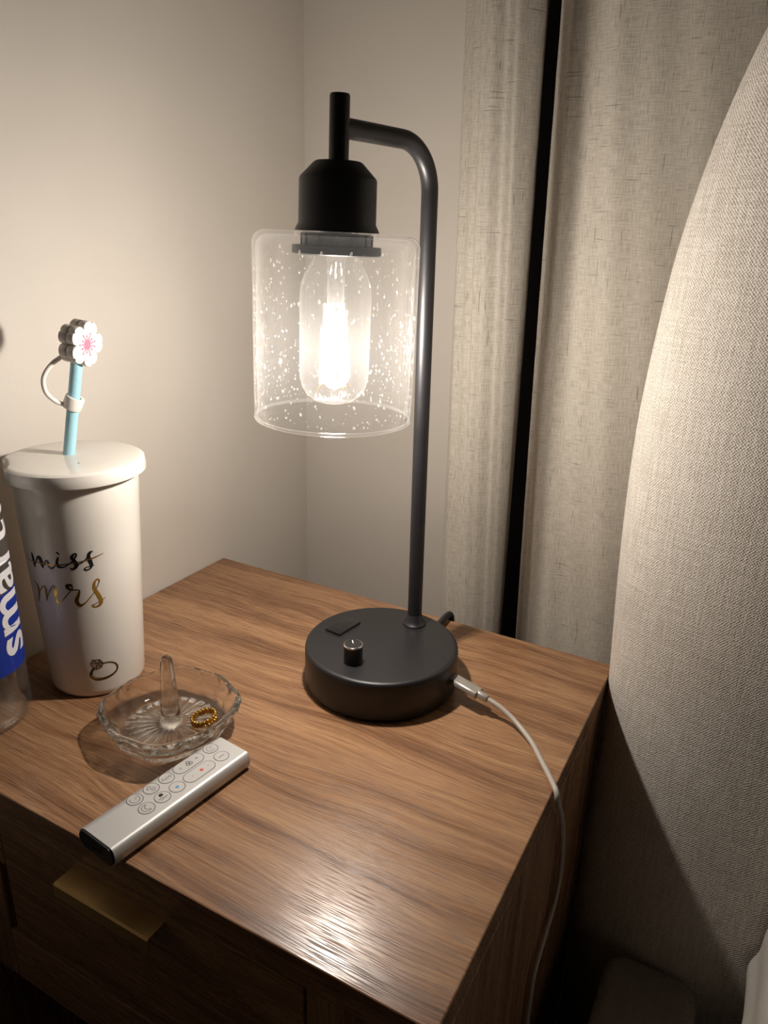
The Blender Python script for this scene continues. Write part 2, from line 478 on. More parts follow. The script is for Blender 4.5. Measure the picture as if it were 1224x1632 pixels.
# front and back faces as strips between the mirrored halves
fr = inset(RX); h2 = n_o//2
front_rows = []; fuv = []
for i in range(h2):
    a = fr[i]; b_ = fr[n_o-1-i]
    front_rows.append([(a[0]+(b_[0]-a[0])*k/24-BO.x, YFRONT-BO.y-2.5*sin(pi*k/24), a[1]-BO.z) for k in range(25)])
    fuv.append([(a[0]+(b_[0]-a[0])*k/24 + (ul-RX)*(1-2*k/24), a[1]) for k in range(25)])
hb.grid(front_rows, uvs=fuv)
bk = inset(0)
hb.grid([[(bk[i][0]-BO.x, YBACK-BO.y, bk[i][1]-BO.z), (bk[n_o-1-i][0]-BO.x, YBACK-BO.y, bk[i][1]-BO.z)] for i in range(h2)],
        uvs=[[(bk[i][0], bk[i][1]), (bk[n_o-1-i][0], bk[i][1])] for i in range(h2)])
hbo = hb.build('headboard', M['headboard'], bed, smooth=75, fix=False)
bm = bmesh.new(); bm.from_mesh(hbo.data); bmesh.ops.recalc_face_normals(bm, faces=bm.faces); bm.to_mesh(hbo.data); bm.free()
# side rail: rounded, upholstered in taupe; the near end continues along the bed
def uvbox(mb):
    for i, (x, y, z) in enumerate(mb.v): mb.uv[i] = (x+z*.5, y+z*.5)
    return mb
def rail(x0, x1):
    mb = MB(); 
    W2, D = (x1-x0)/2, 14
    sec = []
    for k in range(40):
        a = 2*pi*k/40
        # rounded rectangle in plan, swept up with a soft top edge
    pl = []
    y0, y1, r = -1950.0, 55.0, 17.0
    for cx_, cy_, a0 in ((x1-r, y1-r, 0), (x0+r, y1-r, 90), (x0+r, y0+r, 180), (x1-r, y0+r, 270)):
        for k in range(9):
            a = radians(a0+90*k/8); pl.append((cx_, cy_, cos(a), sin(a), r))
    rows = []; uvs = []
    zt, rt = -226.0, 9.0
    for d, z in [(0, -TOP+60), (0, -400), (0, zt-rt)]+[(rt*(1-cos(pi/2*k/5)), zt-rt+rt*sin(pi/2*k/5)) for k in range(1, 6)]:
        rows.append([(cx_+ca*(r_-d)-BO.x, cy_+sa*(r_-d)-BO.y, z-BO.z) for cx_, cy_, ca, sa, r_ in pl])
        uvs.append([(cx_+ca*(r_-d)+z*ca, cy_+sa*(r_-d)+z*sa) for cx_, cy_, ca, sa, r_ in pl])
    o = len(mb.v); mb.grid(rows, close_u=True, uvs=uvs); n = len(pl)
    mb.f.append(tuple(o+(len(rows)-1)*n+k for k in range(n))); mb.f.append(tuple(o+k for k in reversed(range(n))))
    return mb
rail(199, 271).build('side_rail', M['rail'], bed, smooth=50)
rail(1529, 1601).build('side_rail', M['rail'], bed, smooth=50)
for px, py in ((235, -1900), (235, 20), (1565, -1900), (1565, 20)):
    MB().lathe([(18, 0), (24, 62)], 16, px-BO.x, py-BO.y).build('leg', M['black_plastic'], bed)
mat = thing('mattress', 'white mattress in a cotton sheet at the lower right edge, against the headboard', 'mattress', 900, -900, -330)
MB().box(322-900, 1482-900, -1900+900, 50+900, 2, 212, 30, 6).build('sheet_cover', M['sheet'], mat, smooth=180)
mb = MB().box(285, 1515, -1940, 40, -352, -334, 3)
mb.xf(Matrix.Translation(-BO)).build('slat_base', M['black_plastic'], bed)
# a fold of the top sheet that hangs over the mattress edge
fr_ = []
for i in range(26):
    y = 50-i*14
    wob = min(i, 4)/4*(4*sin(i*.9)+2*sin(i*2.1))
    fr_.append([(470, y, -108+2*sin(i)), (380, y, -109+wob*.3), (326+wob*.2, y, -111+wob*.2), (311+wob*.2, y, -120), (305+wob*.3, y, -138), (306+wob*.3, y, -160), (303+wob*.5, y, -170), (299+wob*.6, y, -180+sin(i*1.3)), (303+wob*.6, y, -194), (309+wob*.5, y, -212), (314+wob*.5, y, -240), (316+wob*.4, y, -280)])
o = MB().grid(fr_).build('bed_sheet', M['sheet'], None, (0, 0, TOP/1000), smooth=180, fix=False)
md = o.modifiers.new('thickness', 'SOLIDIFY'); md.thickness = .003; md.offset = 1
md = o.modifiers.new('soft', 'SUBSURF'); md.levels = 1; md.render_levels = 2
tag(o, 'white top sheet folded over the mattress edge at lower right', 'bedding')

# ------------------------------------------------------------------ nightstand
NX0, NX1, NY0, NY1 = -260.6, 157.7, -235.2, 118.0
ns = thing('nightstand', 'walnut nightstand with one drawer and a brass edge pull, under the lamp', 'nightstand', -51.5, -58.6, -TOP)
NO = Vector((-51.5, -58.6, -TOP))
def nbox(name, mat, x0, x1, y0, y1, z0, z1, bev=.8, parent=ns):
    mb = MB().box(x0-NO.x, x1-NO.x, y0-NO.y, y1-NO.y, z0-NO.z, z1-NO.z, bev)
    return mb.build(name, mat, parent, smooth=0)
tp = nbox('top_panel', M['wood'], NX0, NX1, NY0, NY1, -18, 0, .9)
tp.cycles.is_caustics_receiver = True
nbox('side_panel', M['wood_v'], NX1-18, NX1, NY0+.6, NY1, -TOP, -18.2)
nbox('side_panel', M['wood_v'], NX0, NX0+18, NY0+.6, NY1, -TOP, -18.2)
nbox('back_panel', M['wood'], NX0+18, NX1-18, NY1-8, NY1-.5, -TOP+40, -18.2)
nbox('front_stile', M['wood_v'], NX0+18.2, -157, NY0+.6, NY0+19, -168, -18.3)
nbox('front_stile', M['wood_v'], 88, NX1-18.2, NY0+.6, NY0+19, -168, -18.3)
nbox('top_rail', M['wood'], -156.8, -149, NY0+.6, NY0+19, -63, -18.3)
nbox('bottom_rail', M['wood'], -156.8, 87.8, NY0+.6, NY0+19, -168, -123)
nbox('drawer_floor', M['wood'], NX0+18.2, NX1-18.2, NY0+20, NY1-9, -168, -156)
nbox('lower_shelf', M['wood'], NX0+18.2, NX1-18.2, NY0+6, NY1-9, -490, -472)
dr = nbox('drawer', M['wood'], -148, 86, NY0+.2, NY0+19, -121, -18.6)
nbox('drawer_box', M['wood'], -140, 78, NY0+19.2, NY1-40, -116, -40, parent=dr)
# edge pull: a folded brass plate on the drawer front, lip turned down
hx0, hx1, zt = -80.0, -5.6, -28.5
sec = [(-234.9, zt), (-247.2, zt), (-248.4, zt-1.0), (-248.4, zt-9.5), (-247.0, zt-9.5), (-247.0, zt-1.8), (-234.9, zt-1.8)]
mb = MB(); n = len(sec)
mb.add([(hx0-NO.x, y-NO.y, z-NO.z) for y, z in sec]+[(hx1-NO.x, y-NO.y, z-NO.z) for y, z in sec],
       [tuple(range(n)), tuple(reversed(range(n, 2*n)))]+[(k, k+n, (k+1) % n+n, (k+1) % n) for k in range(n)])
hd = mb.build('edge_pull', M['brass'], dr, smooth=0)
hd['label'] = 'brushed brass edge pull'

# ------------------------------------------------------------------ desk lamp
lamp = thing('table_lamp', 'black table lamp with a seeded glass cylinder shade, lit bulb and round base', 'lamp', 0, 0, 0)
pr = [(0, 0), (57.5, 0), (58.4, .8), (58.8, 1.6), (59.4, 2.2), (60, 3.4), (60, 29.5), (59.6, 31.3), (58.6, 32.5), (57, 33), (56.2, 33), (0, 33)]
base = MB().lathe(pr, 128).build('base', M['black'], lamp, smooth=50)
# pole with the bend and the arm: one bent pipe
p0 = Vector((8.49, 40.25, 30)); ptop = Vector((3.6, 40.25, 389)); arm_end = Vector((-15.3, -44.66, 389))
dirp = (ptop-p0).normalized(); dira = (arm_end-ptop).normalized(); RB = 30
path = [p0+dirp*k*((ptop-p0).length-RB)/14 for k in range(15)]
A = ptop-dirp*RB; Bq = ptop+dira*RB
for k in range(1, 17):
    a = pi/2*k/16
    path.append(A + dirp*RB*sin(a) + dira*RB*(1-cos(a)))
path += [Bq + (arm_end-Bq)*k/5 for k in range(1, 6)]
MB().tube(path, 5.75, 24).build('pole', M['black'], lamp, smooth=60)
MB().lathe([(5.6, 33), (9.4, 33), (9.4, 34.2), (8.6, 35.0), (6.9, 37.2), (6.0, 41.5), (5.7, 42)], 40, 8.45, 40.25).build('pole_collar', M['black'], lamp, smooth=35)
# head: everything along the slightly tilted shade axis
head_m = Matrix.Translation((-15.3, -44.66, 389)) @ Matrix.Rotation(radians(1.0), 4, 'Y') @ Matrix.Translation((0, 0, -389))
def hlathe(name, prof, mat, n=64, smooth=40, mod=None, closed=False, parent=lamp):
    return MB().lathe(prof, n, 0, 0, mod, closed).xf(head_m).build(name, mat, parent, smooth=smooth)
hlathe('stem', [(0, 366), (5.9, 366), (5.9, 405), (5.4, 406), (0, 406)], M['black'], 40)
hlathe('socket_cup', [(0, 371.2), (13.2, 371), (14.6, 370.2), (22.6, 362.2), (23.1, 361), (23.4, 337), (25.2, 333.5), (25.6, 332.3), (0, 332.3)], M['black'], 64, 30)
ring = hlathe('shade_ring', [(17, 331.5), (21, 331.5), (21, 324.6), (26.9, 324.2), (27.2, 323.6), (27.2, 319.6), (26.6, 319), (17, 319)], M['black'], 64, 30, closed=True)
for k in range(12):
    a = 2*pi*k/12
    MB().box(20.4, 22.0, -1.6, 1.6, 324.4, 331, .3, 1).xf(head_m @ Matrix.Rotation(a, 4, 'Z')).build('ring_rib', M['black'], ring, smooth=0)
# glass cylinder, rounded shoulder, open at the bottom
SR, SB, ST = 51.3, 218.6, 332.0
outer = [(26, ST-.2), (38, ST)]+[(SR-8+8*sin(pi/2*k/8), ST-8+8*cos(pi/2*k/8)) for k in range(0, 9)]+[(SR-.25*sin(pi*k/8), ST-8-(ST-8-SB)*k/8) for k in range(1, 9)]
inner = [(SR-1.1, SB-.9), (SR-2.2, SB)]+[(SR-2.3, SB+(ST-10-SB)*k/8) for k in range(1, 9)]+[(SR-10.3+8*sin(pi/2*k/8), ST-10+7.6*cos(pi/2*k/8)) for k in range(7, -1, -1)]+[(26, ST-2.6)]
def wob(a, r, z): return 1+.004*sin(3*a+z*.03)+.003*sin(7*a-z*.05)
shade = hlathe('glass_shade', outer+inner, M['shade'], 96, 60, wob, True)
MB().tube([((SR-1.1)*cos(2*pi*k/96), (SR-1.1)*sin(2*pi*k/96), SB+.2) for k in range(97)], 1.25, 8, caps=False).xf(head_m).build('shade_rim', M['rim'], shade, smooth=180)
bb = MB()
random.seed(11)
for k in range(900):
    a = random.uniform(0, 2*pi); t = random.random()
    z = SB+4+(ST-SB-14)*(t**1.35)
    s_ = random.choice((.22, .26, .3, .34, .38, .45, .55, .75)); el = random.uniform(1.0, 1.9)
    tl_ = random.uniform(-.5, .5)
    o = len(bb.v)
    bb.sphere((0, 0, 0), s_, 8, 6, (1, .55, el))
    bb.xf(Matrix.Translation(((SR-1.1)*cos(a), (SR-1.1)*sin(a), z)) @ Matrix.Rotation(a+pi/2, 4, 'Z') @ Matrix.Rotation(tl_, 4, 'Y'), o)
sd = bb.xf(head_m).build('glass_bubbles', M['bubble'], shade, smooth=180, fix=False); sd['kind'] = 'stuff'
# a drawn-out streak in the glass, right of the bulb
st = []
for k in range(30):
    z = 322-k*2.0; a = radians(8+1.6*sin(k*.55)+.5*sin(k*1.3)); st.append(((SR-1.2)*cos(a), (SR-1.2)*sin(a), z))
MB().tube(st, [.25+.5*abs(sin(k*.37))**2 for k in range(30)], 8).xf(head_m).build('glass_streak', M['bubble'], shade, smooth=180)
# bulb
bulb = hlathe('bulb', [(0, 227.8), (8, 228.2), (13, 229.8), (17.5, 233.4), (20.6, 238.2), (22.0, 244), (22.3, 252), (22.3, 296), (21.6, 302), (19.3, 308), (15.6, 314), (13.0, 319), (12.6, 324)], M['bulb'], 64, 180)
hlathe('bulb_cap', [(0, 322), (13.2, 322), (13.2, 336), (0, 336)], M['chrome'], 40, 40, parent=bulb)
stem = hlathe('glass_stem', [(7.0, 321), (5.4, 314), (5.2, 292), (6.2, 287), (4.0, 284), (1.2, 276), (1.2, 244)], M['stem'], 32, 180, parent=bulb)
for k in range(4):
    a = radians(35+90*k)
    x, y = 6.6*cos(a), 6.6*sin(a); x2, y2 = 9.6*cos(a+.5), 9.6*sin(a+.5)
    MB().tube([(x*.9, y*.9, 281), ((x+x2)/2, (y+y2)/2, 260), (x2, y2, 241)], [1.2, 1.6, 1.2], 10).xf(head_m).build('filament', M['filament'], bulb, smooth=180)
    MB().tube([(1.2*cos(a), 1.2*sin(a), 284), (x*.9, y*.9, 281)], .35, 6).xf(head_m).build('filament_wire', M['brass_wire'], bulb)
    MB().tube([(1.0*cos(a), 1.0*sin(a), 244), (x2, y2, 241), (x2*1.3, y2*1.3, 236)], .35, 6).xf(head_m).build('filament_wire', M['brass_wire'], bulb)
ld = bpy.data.lights.new('bulb_light', 'POINT'); ld.energy = LAMP_WATTS; ld.color = LAMP_COLOR; ld.shadow_soft_size = .0075
try: ld.cycles.is_caustics_light = True
except Exception: pass
lo = bpy.data.objects.new('bulb_light', ld); C.objects.link(lo)
lo.parent = lamp; lo.location = (head_m @ Vector((0, 0, 261)))/1000
# controls on the base: outlet and dimmer
oc = Matrix.Translation((-38.4, 4.4, 33)) @ Matrix.Rotation(radians(82), 4, 'Z')
sk = MB().box(-13.5, 13.5, -7.6, 7.6, -.5, 1.9, .7).xf(oc).build('outlet', M['outlet'], lamp, smooth=35)
for px in (-6, 6):
    MB().box(px-1.0, px+1.0, -4.6, 2.8, 1.0, 1.98).xf(oc).build('slot', M['slot'], sk, smooth=0)
kx, ky = -4.5, -36.6
kn = MB().lathe([(0, 33), (7.0, 33), (7.0, 46.6), (6.6, 47.0), (0, 47)], 40, kx, ky).build('dimmer_knob', M['black_plastic'], lamp, smooth=35)
MB().lathe([(6.5, 46.7), (7.15, 46.7), (7.3, 47.3), (7.0, 48.0), (6.5, 48.1)], 40, kx, ky, closed=True).build('knob_rim', M['chrome'], kn, smooth=60)
MB().lathe([(0, 46.8), (6.6, 46.8), (6.6, 47.7), (0, 47.7)], 40, kx, ky).build('knob_face', M['black_plastic'], kn, smooth=35)
MB().box(-.35, .35, 1.2, 5.6, 47.6, 47.95).xf(Matrix.Translation((kx, ky, 0)) @ Matrix.Rotation(radians(38), 4, 'Z')).build('knob_pointer', M['label_white'], kn, smooth=0)
MB().box(57, 60.4, -3.6, 7.2, 12, 21, .6).build('usb_port', M['black_plastic'], lamp, smooth=0)
# mains lead leaving the base at the back and dropping behind the nightstand
lead = [(10, 57, 9), (9, 72, 7), (7.5, 90, 6), (6.5, 105, 5.4), (6, 116, 5.0), (6, 124, 2), (6, 127.5, -10), (6, 128, -60), (4, 130, -160), (0, 132, -300), (-10, 134, -450), (-24, 136, -538)]
MB().tube(catmull(lead, 5), 3.1, 12).build('power_lead', M['black_plastic'], lamp, smooth=60)
MB().tube([(10, 57.5, 9), (9, 72, 7.4), (8.6, 76, 7)], [5, 4.6, 3.8], 14).build('strain_relief', M['black_plastic'], lamp, smooth=40)

# ------------------------------------------------------------------ charging cable
cab = thing('charging_cable', 'grey white charging cable plugged into the lamp base, draped over the nightstand edge', 'cable', 100, -5, 0)
CO = Vector((100, -5, 0))
cp = [(90, -3.4, 14.6), (99, -4.2, 12.6), (109, -6.5, 9.4), (119, -11.5, 6.4), (132, -22, 4.0), (144, -36.5, 2.4), (153, -48.5, 2.4), (160.2, -58.6, 1.6), (162.0, -58.5, -6), (162.6, -44, -28), (162, -26, -60), (161.2, -11, -98), (161, -12, -128), (161, -33, -145), (161, -54, -160), (161, -57, -188), (161, -55, -216), (163, -50, -280), (168, -46, -400), (172, -70, -500), (176, -120, -547)]
MB().tube([Vector(p)-CO for p in catmull(cp, 7)], 1.85, 14).build('cord', M['cable'], cab, smooth=60)
def rrect(w, h, r, n=5):
    out = []
    for cx_, cy_, a0 in ((w/2-r, h/2-r, 0), (-w/2+r, h/2-r, 90), (-w/2+r, -h/2+r, 180), (w/2-r, -h/2+r, 270)):
        for k in range(n+1):
            a = radians(a0+90*k/n); out.append((cx_+r*cos(a), cy_+r*sin(a)))
    return out
ca, cb = Vector((61, 3.2, 17.2))-CO, Vector((83.5, -2.0, 15.4))-CO
dz = (cb-ca).normalized(); sx_ = Vector((0, 0, 1)).cross(dz).normalized(); sy_ = dz.cross(sx_)
cm = Matrix((sx_, sy_, dz)).transposed().to_4x4(); cm.translation = ca
L = (cb-ca).length
rows = []
for z, s_ in ((0, .93), (.6, 1), (L-.6, 1), (L, .93)):
    rows.append([(x*s_, y*s_, z) for x, y in rrect(11.2, 6.4, 2.6)])
mb = MB().grid(rows, close_u=True); n = len(rows[0])
mb.f += [tuple(reversed(range(n))), tuple(3*n+k for k in range(n))]
mb.xf(cm).build('connector', M['connector'], cab, smooth=35)
MB().tube([cb-dz*1, cb+dz*7.2, cb+dz*8], [3.3, 3.0, 2.4], 16).build('connector_neck', M['connector'], cab, smooth=35)
MB().box(-4.1, 4.1, -1.2, 1.2, -4, 1).xf(cm).build('plug_tip', M['chrome'], cab, smooth=0)

# ------------------------------------------------------------------ tumbler
TX, TY, TRB, TRT, TH = -193.8, -110.1, 34.4, 42.8, 178.5
tum = thing('tumbler', 'tall white lidded tumbler with gold lettering and a pale blue straw', 'tumbler', TX, TY, 0)
K = (TRT-TRB)/(TH-14)
def tr(z): return TRB+K*z
bp = [(0, 1.0), (TRB-7, 1.0), (TRB-6, 0), (TRB-4, 0), (TRB-1.6, .9), (TRB-.2, 3.0), (tr(6), 6)]+[(tr(z), z) for z in (40, 80, 120, 150, TH-9)]+[(tr(TH-9)-1.6, TH-9), (tr(6)-1.8, 6), (0, 5)]
MB().lathe(bp, 128).build('body', M['white_gloss'], tum, smooth=45)
a_n = radians(-124)
def notch(a, r, z):
    if r < 40: return 1
    d = (a-a_n+pi) % (2*pi)-pi
    return 1-.085*math.exp(-(d/.25)**4)
LR = 48.0
lid = MB().lathe([(0, TH), (30, TH), (44, TH-.1), (LR-1.6, TH-.5), (LR-.3, TH-1.5), (LR, TH-3), (LR+.6, TH-9.3), (LR+.3, TH-10), (LR-1.4, TH-10), (LR-1.8, TH-3.4), (0, TH-3.4)], 160, mod=notch).build('lid', M['white_gloss'], tum, smooth=40)
MB().lathe([(0, TH+.02), (.7, TH+.02), (.7, TH+.12), (0, TH+.12)], 12, 17, -10).build('vent_hole', M['slot'], lid, smooth=0)
# printed lettering: brush strokes laid on the wall of the cup
def on_cup(p, off=.14):
    th = p[0]/38.6; z = p[1]
    return ((tr(z)+off)*cos(th), (tr(z)+off)*sin(th), z)
def strokes(name, data, mat, off=.14, lab=None):
    mb = MB()
    for s_ in data:
        rows, ends = ribbon([(radians(a)*38.6, z, w) for a, z, w in s_], 7)
        mb.grid([[on_cup(p, off) for p in r] for r in rows])
        for e in ends:
            mb.add([on_cup(p, off) for p in e], [tuple(range(len(e)))])
    o = mb.build(name, mat, tum, smooth=180, fix=False)
    if lab: o['label'] = lab
    return o
MISS = [[(-95.4,117.37,1.75),(-94.76,113.8,2.7),(-94.45,107.77,1.9)],[(-94.45,107.77,0.63),(-87.53,115.39,1.59),(-84.55,115.5,3.17),(-83.3,111.65,3.49),(-82.57,108.24,0.95)],[(-82.31,109.09,0.63),(-77.19,114.42,0.95),(-75.24,113.14,1.75),(-74.63,109.84,1.9),(-71.98,108.86,1.27),(-66.68,111.9,0.71)],[(-63.68,117.72,1.11),(-65.77,113.62,1.9),(-64.97,110.77,1.9),(-60.5,110.23,1.11),(-54.71,112.11,0.71)],[(-63.94,121.36,1.43),(-62.0,120.09,0.79)],[(-54.71,112.11,0.63),(-49.64,115.65,0.79),(-46.79,118.51,1.11),(-46.51,120.29,1.11),(-48.68,120.07,1.27),(-50.82,117.7,2.06),(-48.64,114.46,2.7),(-47.32,111.71,2.7),(-49.5,109.26,1.9),(-52.69,108.7,1.27),(-53.33,109.73,0.71)],[(-47.96,111.2,0.63),(-42.05,113.15,0.71),(-36.75,116.65,0.71)],[(-31.64,120.71,0.95),(-33.88,120.13,1.9),(-35.44,117.51,2.22),(-34.51,113.7,2.7),(-33.63,110.55,2.06),(-35.11,108.02,1.11),(-38.67,107.07,1.11),(-40.36,108.26,0.95),(-37.77,109.42,0.71),(-31.37,110.24,0.63)]]
STRIKE = [[(-109.77,110.64,0.4),(-90.87,111.48,0.79),(-73.25,111.45,0.71),(-58.79,112.47,0.71),(-43.92,113.97,0.71),(-31.65,115.68,0.87),(-21.79,117.81,0.32)]]
MRS = [[(-102.75,94.47,0.48),(-96.87,92.17,2.06),(-96.37,85.99,2.06),(-101.37,78.15,0.95)],[(-96.37,85.99,0.63),(-89.39,91.68,0.95),(-84.66,93.02,1.59),(-84.33,88.2,2.06),(-85.31,82.3,1.27)],[(-85.13,82.82,0.63),(-80.02,89.51,0.79),(-73.9,95.39,1.11),(-72.52,91.02,2.54),(-72.53,82.99,1.59),(-70.36,81.69,0.79),(-67.07,83.38,0.63),(-56.82,91.51,0.71)],[(-56.82,91.51,0.63),(-54.52,93.7,0.79),(-55.24,96.34,1.59),(-58.97,95.66,2.7),(-58.56,93.73,2.06),(-54.49,92.45,1.11),(-48.05,92.06,0.95),(-49.41,87.96,2.06),(-51.88,83.52,2.7),(-49.36,80.09,2.7),(-44.0,81.41,1.11),(-34.28,88.47,0.63)],[(-34.28,88.47,0.63),(-29.16,94.81,0.79),(-27.92,97.72,0.95),(-30.1,98.76,1.11),(-32.99,96.08,1.59),(-33.29,91.96,2.22),(-30.24,86.46,2.7),(-28.0,81.28,2.7),(-29.73,78.17,1.9),(-34.7,77.24,1.11),(-36.64,78.92,1.11),(-33.76,79.66,0.71),(-23.73,82.97,0.56)]]
strokes('lettering', MISS, M['black_gloss'], .12, 'black brush lettering reading miss')
strokes('strike_line', STRIKE, M['gold'], .22, 'thin gold line striking out the word')
strokes('lettering', MRS, M['gold'], .12, 'gold brush lettering reading mrs')
RD = [(-16.77,24.04),(-17.01,21.45),(-19.69,19.19),(-24.32,17.48),(-30.08,16.45),(-36.08,16.18),(-41.44,16.73),(-45.38,18.1),(-47.31,20.22),(-46.94,22.83),(-44.35,25.53),(-40.0,27.81),(-34.53,29.22),(-28.67,29.47),(-23.23,28.51),(-19.01,26.56)]
cx_ = sum(p[0] for p in RD)/16; cz_ = sum(p[1] for p in RD)/16
sh = lambda p, s: (cx_+(p[0]-cx_)*s, cz_+(p[1]-cz_)*s)
bandw = [1.3, 1.4, 1.6, 1.8, 2.0, 2.2, 2.3, 2.4, 2.4, 2.2, 1.6, 1.0, .9, .9, 1.0, 1.2]
strokes('ring_print', [[(*sh(p, 1), w) for p, w in zip(RD+RD[:1], bandw+bandw[:1])]], M['black_gloss'], .12)
strokes('ring_print', [[(*sh(p, .97), .9) for p in RD[0:9]], [(*sh(p, 1.0), .8) for p in RD[11:16]+RD[:1]]], M['gold'], .2)
DM = [(-46.1,31.0),(-44.1,33.6),(-36.0,33.2),(-32.7,29.9),(-34.4,26.6),(-40.9,25.4),(-45.2,28.0)]
mb = MB().add([on_cup((radians(a)*38.6, z), .16) for a, z in DM], [tuple(range(len(DM)))]); mb.build('diamond_print', M['stone'], tum, smooth=0, fix=False)
dl = [[(*DM[i], .5), (*DM[(i+1) % 7], .5)] for i in range(7)]+[[(*DM[0], .4), (-40, 30.6, .5), (*DM[3], .4)], [(*DM[1], .4), (-40, 30.6, .5), (*DM[5], .4)], [(*DM[2], .4), (-38, 29.5, .5), (*DM[4], .4)]]
strokes('diamond_print', dl, M['black_gloss'], .22)

# ------------------------------------------------------------------ straw and its blossom cover
STX, STY = -201.3, -107.8        # where the straw enters the lid
lean = Vector((cos(YAW), sin(YAW), 0))*.20
straw_d = (Vector((0, 0, 1))+lean).normalized()
straw = thing('straw', 'pale blue plastic straw standing in the lid of the white tumbler', 'straw', STX, STY, TH)
pts = [straw_d*s_ for s_ in (-165, -80, 0, 40, 72)]
outer_r, inner_r = 4.1, 3.2
MB().tube(pts, outer_r, 28).build('tube', M['blue_straw'], straw, smooth=60)
top = W(STX, STY, TH)*1000; 
fl = thing('straw_topper', 'white cherry blossom straw cover with pink stamens on the blue straw', 'straw cover', STX, STY, TH)
fc = straw_d*80 + Vector((1.5, 0, 0))
nf = Vector((.97, .16, -.10)).normalized()
fx = Vector((0, 0, 1)).cross(nf).normalized(); fy = nf.cross(fx)
fm = Matrix((fx, fy, nf)).transposed().to_4x4(); fm.translation = fc
def blossom(R, n=150, rot=0.):
    out = []
    for k in range(n):
        a = 2*pi*k/n
        u = ((a-rot)/(2*pi/5)) % 1.0        # 0..1 across one petal
        d = abs(u-.5)*2
        r = R*(.58+.42*(1-d**2.6)**.5) if d < 1 else R*.58
        r -= R*.075*math.exp(-((u-.5)/.04)**2)   # notch at the petal tip
        out.append((r*cos(a+pi/2), r*sin(a+pi/2)))
    return out
R_F = 15.6
def slab(mb, z0, z1, R, inset=.8, rot=0.):
    o1 = blossom(R, rot=rot); o2 = blossom(R-inset, rot=rot)
    rows = [[(x, y, z0) for x, y in o2], [(x, y, z0+inset) for x, y in o1], [(x, y, z1-inset) for x, y in o1], [(x, y, z1-inset*.3) for x, y in blossom(R-inset*.3, rot=rot)], [(x, y, z1) for x, y in o2]]
    o = len(mb.v); mb.grid(rows, close_u=True); n = len(o1)
    mb.v += [(0, 0, z0), (0, 0, z1-.3)]; c0, c1 = len(mb.v)-2, len(mb.v)-1
    for k in range(n):
        mb.f.append((c0, o+(k+1) % n, o+k)); mb.f.append((c1, o+4*n+k, o+4*n+(k+1) % n))
    return mb
ROT = .30
mb = slab(MB(), -6.2, -.3, R_F, rot=ROT); mb.xf(fm).build('back_petals', M['white_matte'], fl, smooth=40)
mb = slab(MB(), .1, 6.2, R_F, rot=ROT); ff = mb.xf(fm).build('front_petals', M['white_matte'], fl, smooth=40)
st = MB()
for k in range(13):
    a = 2*pi*k/13+.2; r1 = (7.2, 5.4, 7.6, 5.8)[k % 4]
    rows, ends = ribbon([(1.2*cos(a), 1.2*sin(a), 1.5), (r1*.6*cos(a), r1*.6*sin(a), .8), (r1*cos(a), r1*sin(a), .6)], 3)
    st.grid([[(p[0], p[1], 6.25) for p in r] for r in rows])
    st.add([(r1*cos(a)+.75*cos(t*pi/4), r1*sin(a)+.75*sin(t*pi/4), 6.26) for t in range(8)], [tuple(range(8))])
st.add([(2.6*cos(t*pi/8), 2.6*sin(t*pi/8), 6.27) for t in range(16)], [tuple(range(16))])
o = st.xf(fm).build('stamens', M['pink'], fl, smooth=0, fix=False); o['label'] = 'pink printed stamens'
# collar gripping the straw, and the loop that joins it to the blossom
cm_ = Matrix.Translation(straw_d*38) @ straw_d.to_track_quat('Z', 'Y').to_matrix().to_4x4() @ Matrix.Rotation(radians(14), 4, 'X')
MB().lathe([(4.15, -4.4), (6.2, -4.4), (6.5, -3.8), (6.5, 3.8), (6.2, 4.4), (4.15, 4.4)], 36, closed=True).xf(cm_).build('collar', M['white_matte'], fl, smooth=40)
lf = Vector((-.52, -.85, 0))
lp = [straw_d*38+lf*6-Vector((0, 0, 1)), straw_d*40+lf*12, straw_d*47+lf*18.5, straw_d*57+lf*20.5, straw_d*66+lf*16, straw_d*72+lf*8.5]
MB().tube(catmull([tuple(p) for p in lp], 6), 1.6, 12).build('loop', M['white_matte'], fl, smooth=60)

# ------------------------------------------------------------------ water bottle
bt = thing('water_bottle', 'clear plastic water bottle with a blue and white label at the left edge', 'bottle', -220, -191.2, 0)
BR = 33.0
body = [(0, 6), (14, 5), (24, 1.2), (28, 0), (30.4, .6), (32.2, 3), (33, 7), (33, 11), (32.2, 13), (32.4, 16), (33, 19), (32.8, 30), (32.8, 60), (32.5, 110), (32.5, 165), (31, 180), (25, 198), (17, 212), (13.2, 219), (13.2, 232)]
inner_ = [(12.4, 232), (12.4, 219), (16.2, 211), (24.2, 197), (30.2, 180), (31.8, 165), (32.0, 60), (32.2, 19), (31.4, 14), (32.2, 10), (31.5, 4), (28, 1.6), (24, 2.6), (14, 6), (0, 7)]
def flute(a, r, z): return 1-.018*max(0, cos(5*a))**4*(1 if z < 12 else 0)
MB().lathe(body+inner_, 72, mod=flute).build('body', M['pet'], bt, smooth=50)
MB().lathe([(0, 229), (14.6, 229), (14.8, 230), (14.8, 243), (14, 244.5), (0, 244.5)], 40).build('cap', M['cap'], bt, smooth=40)
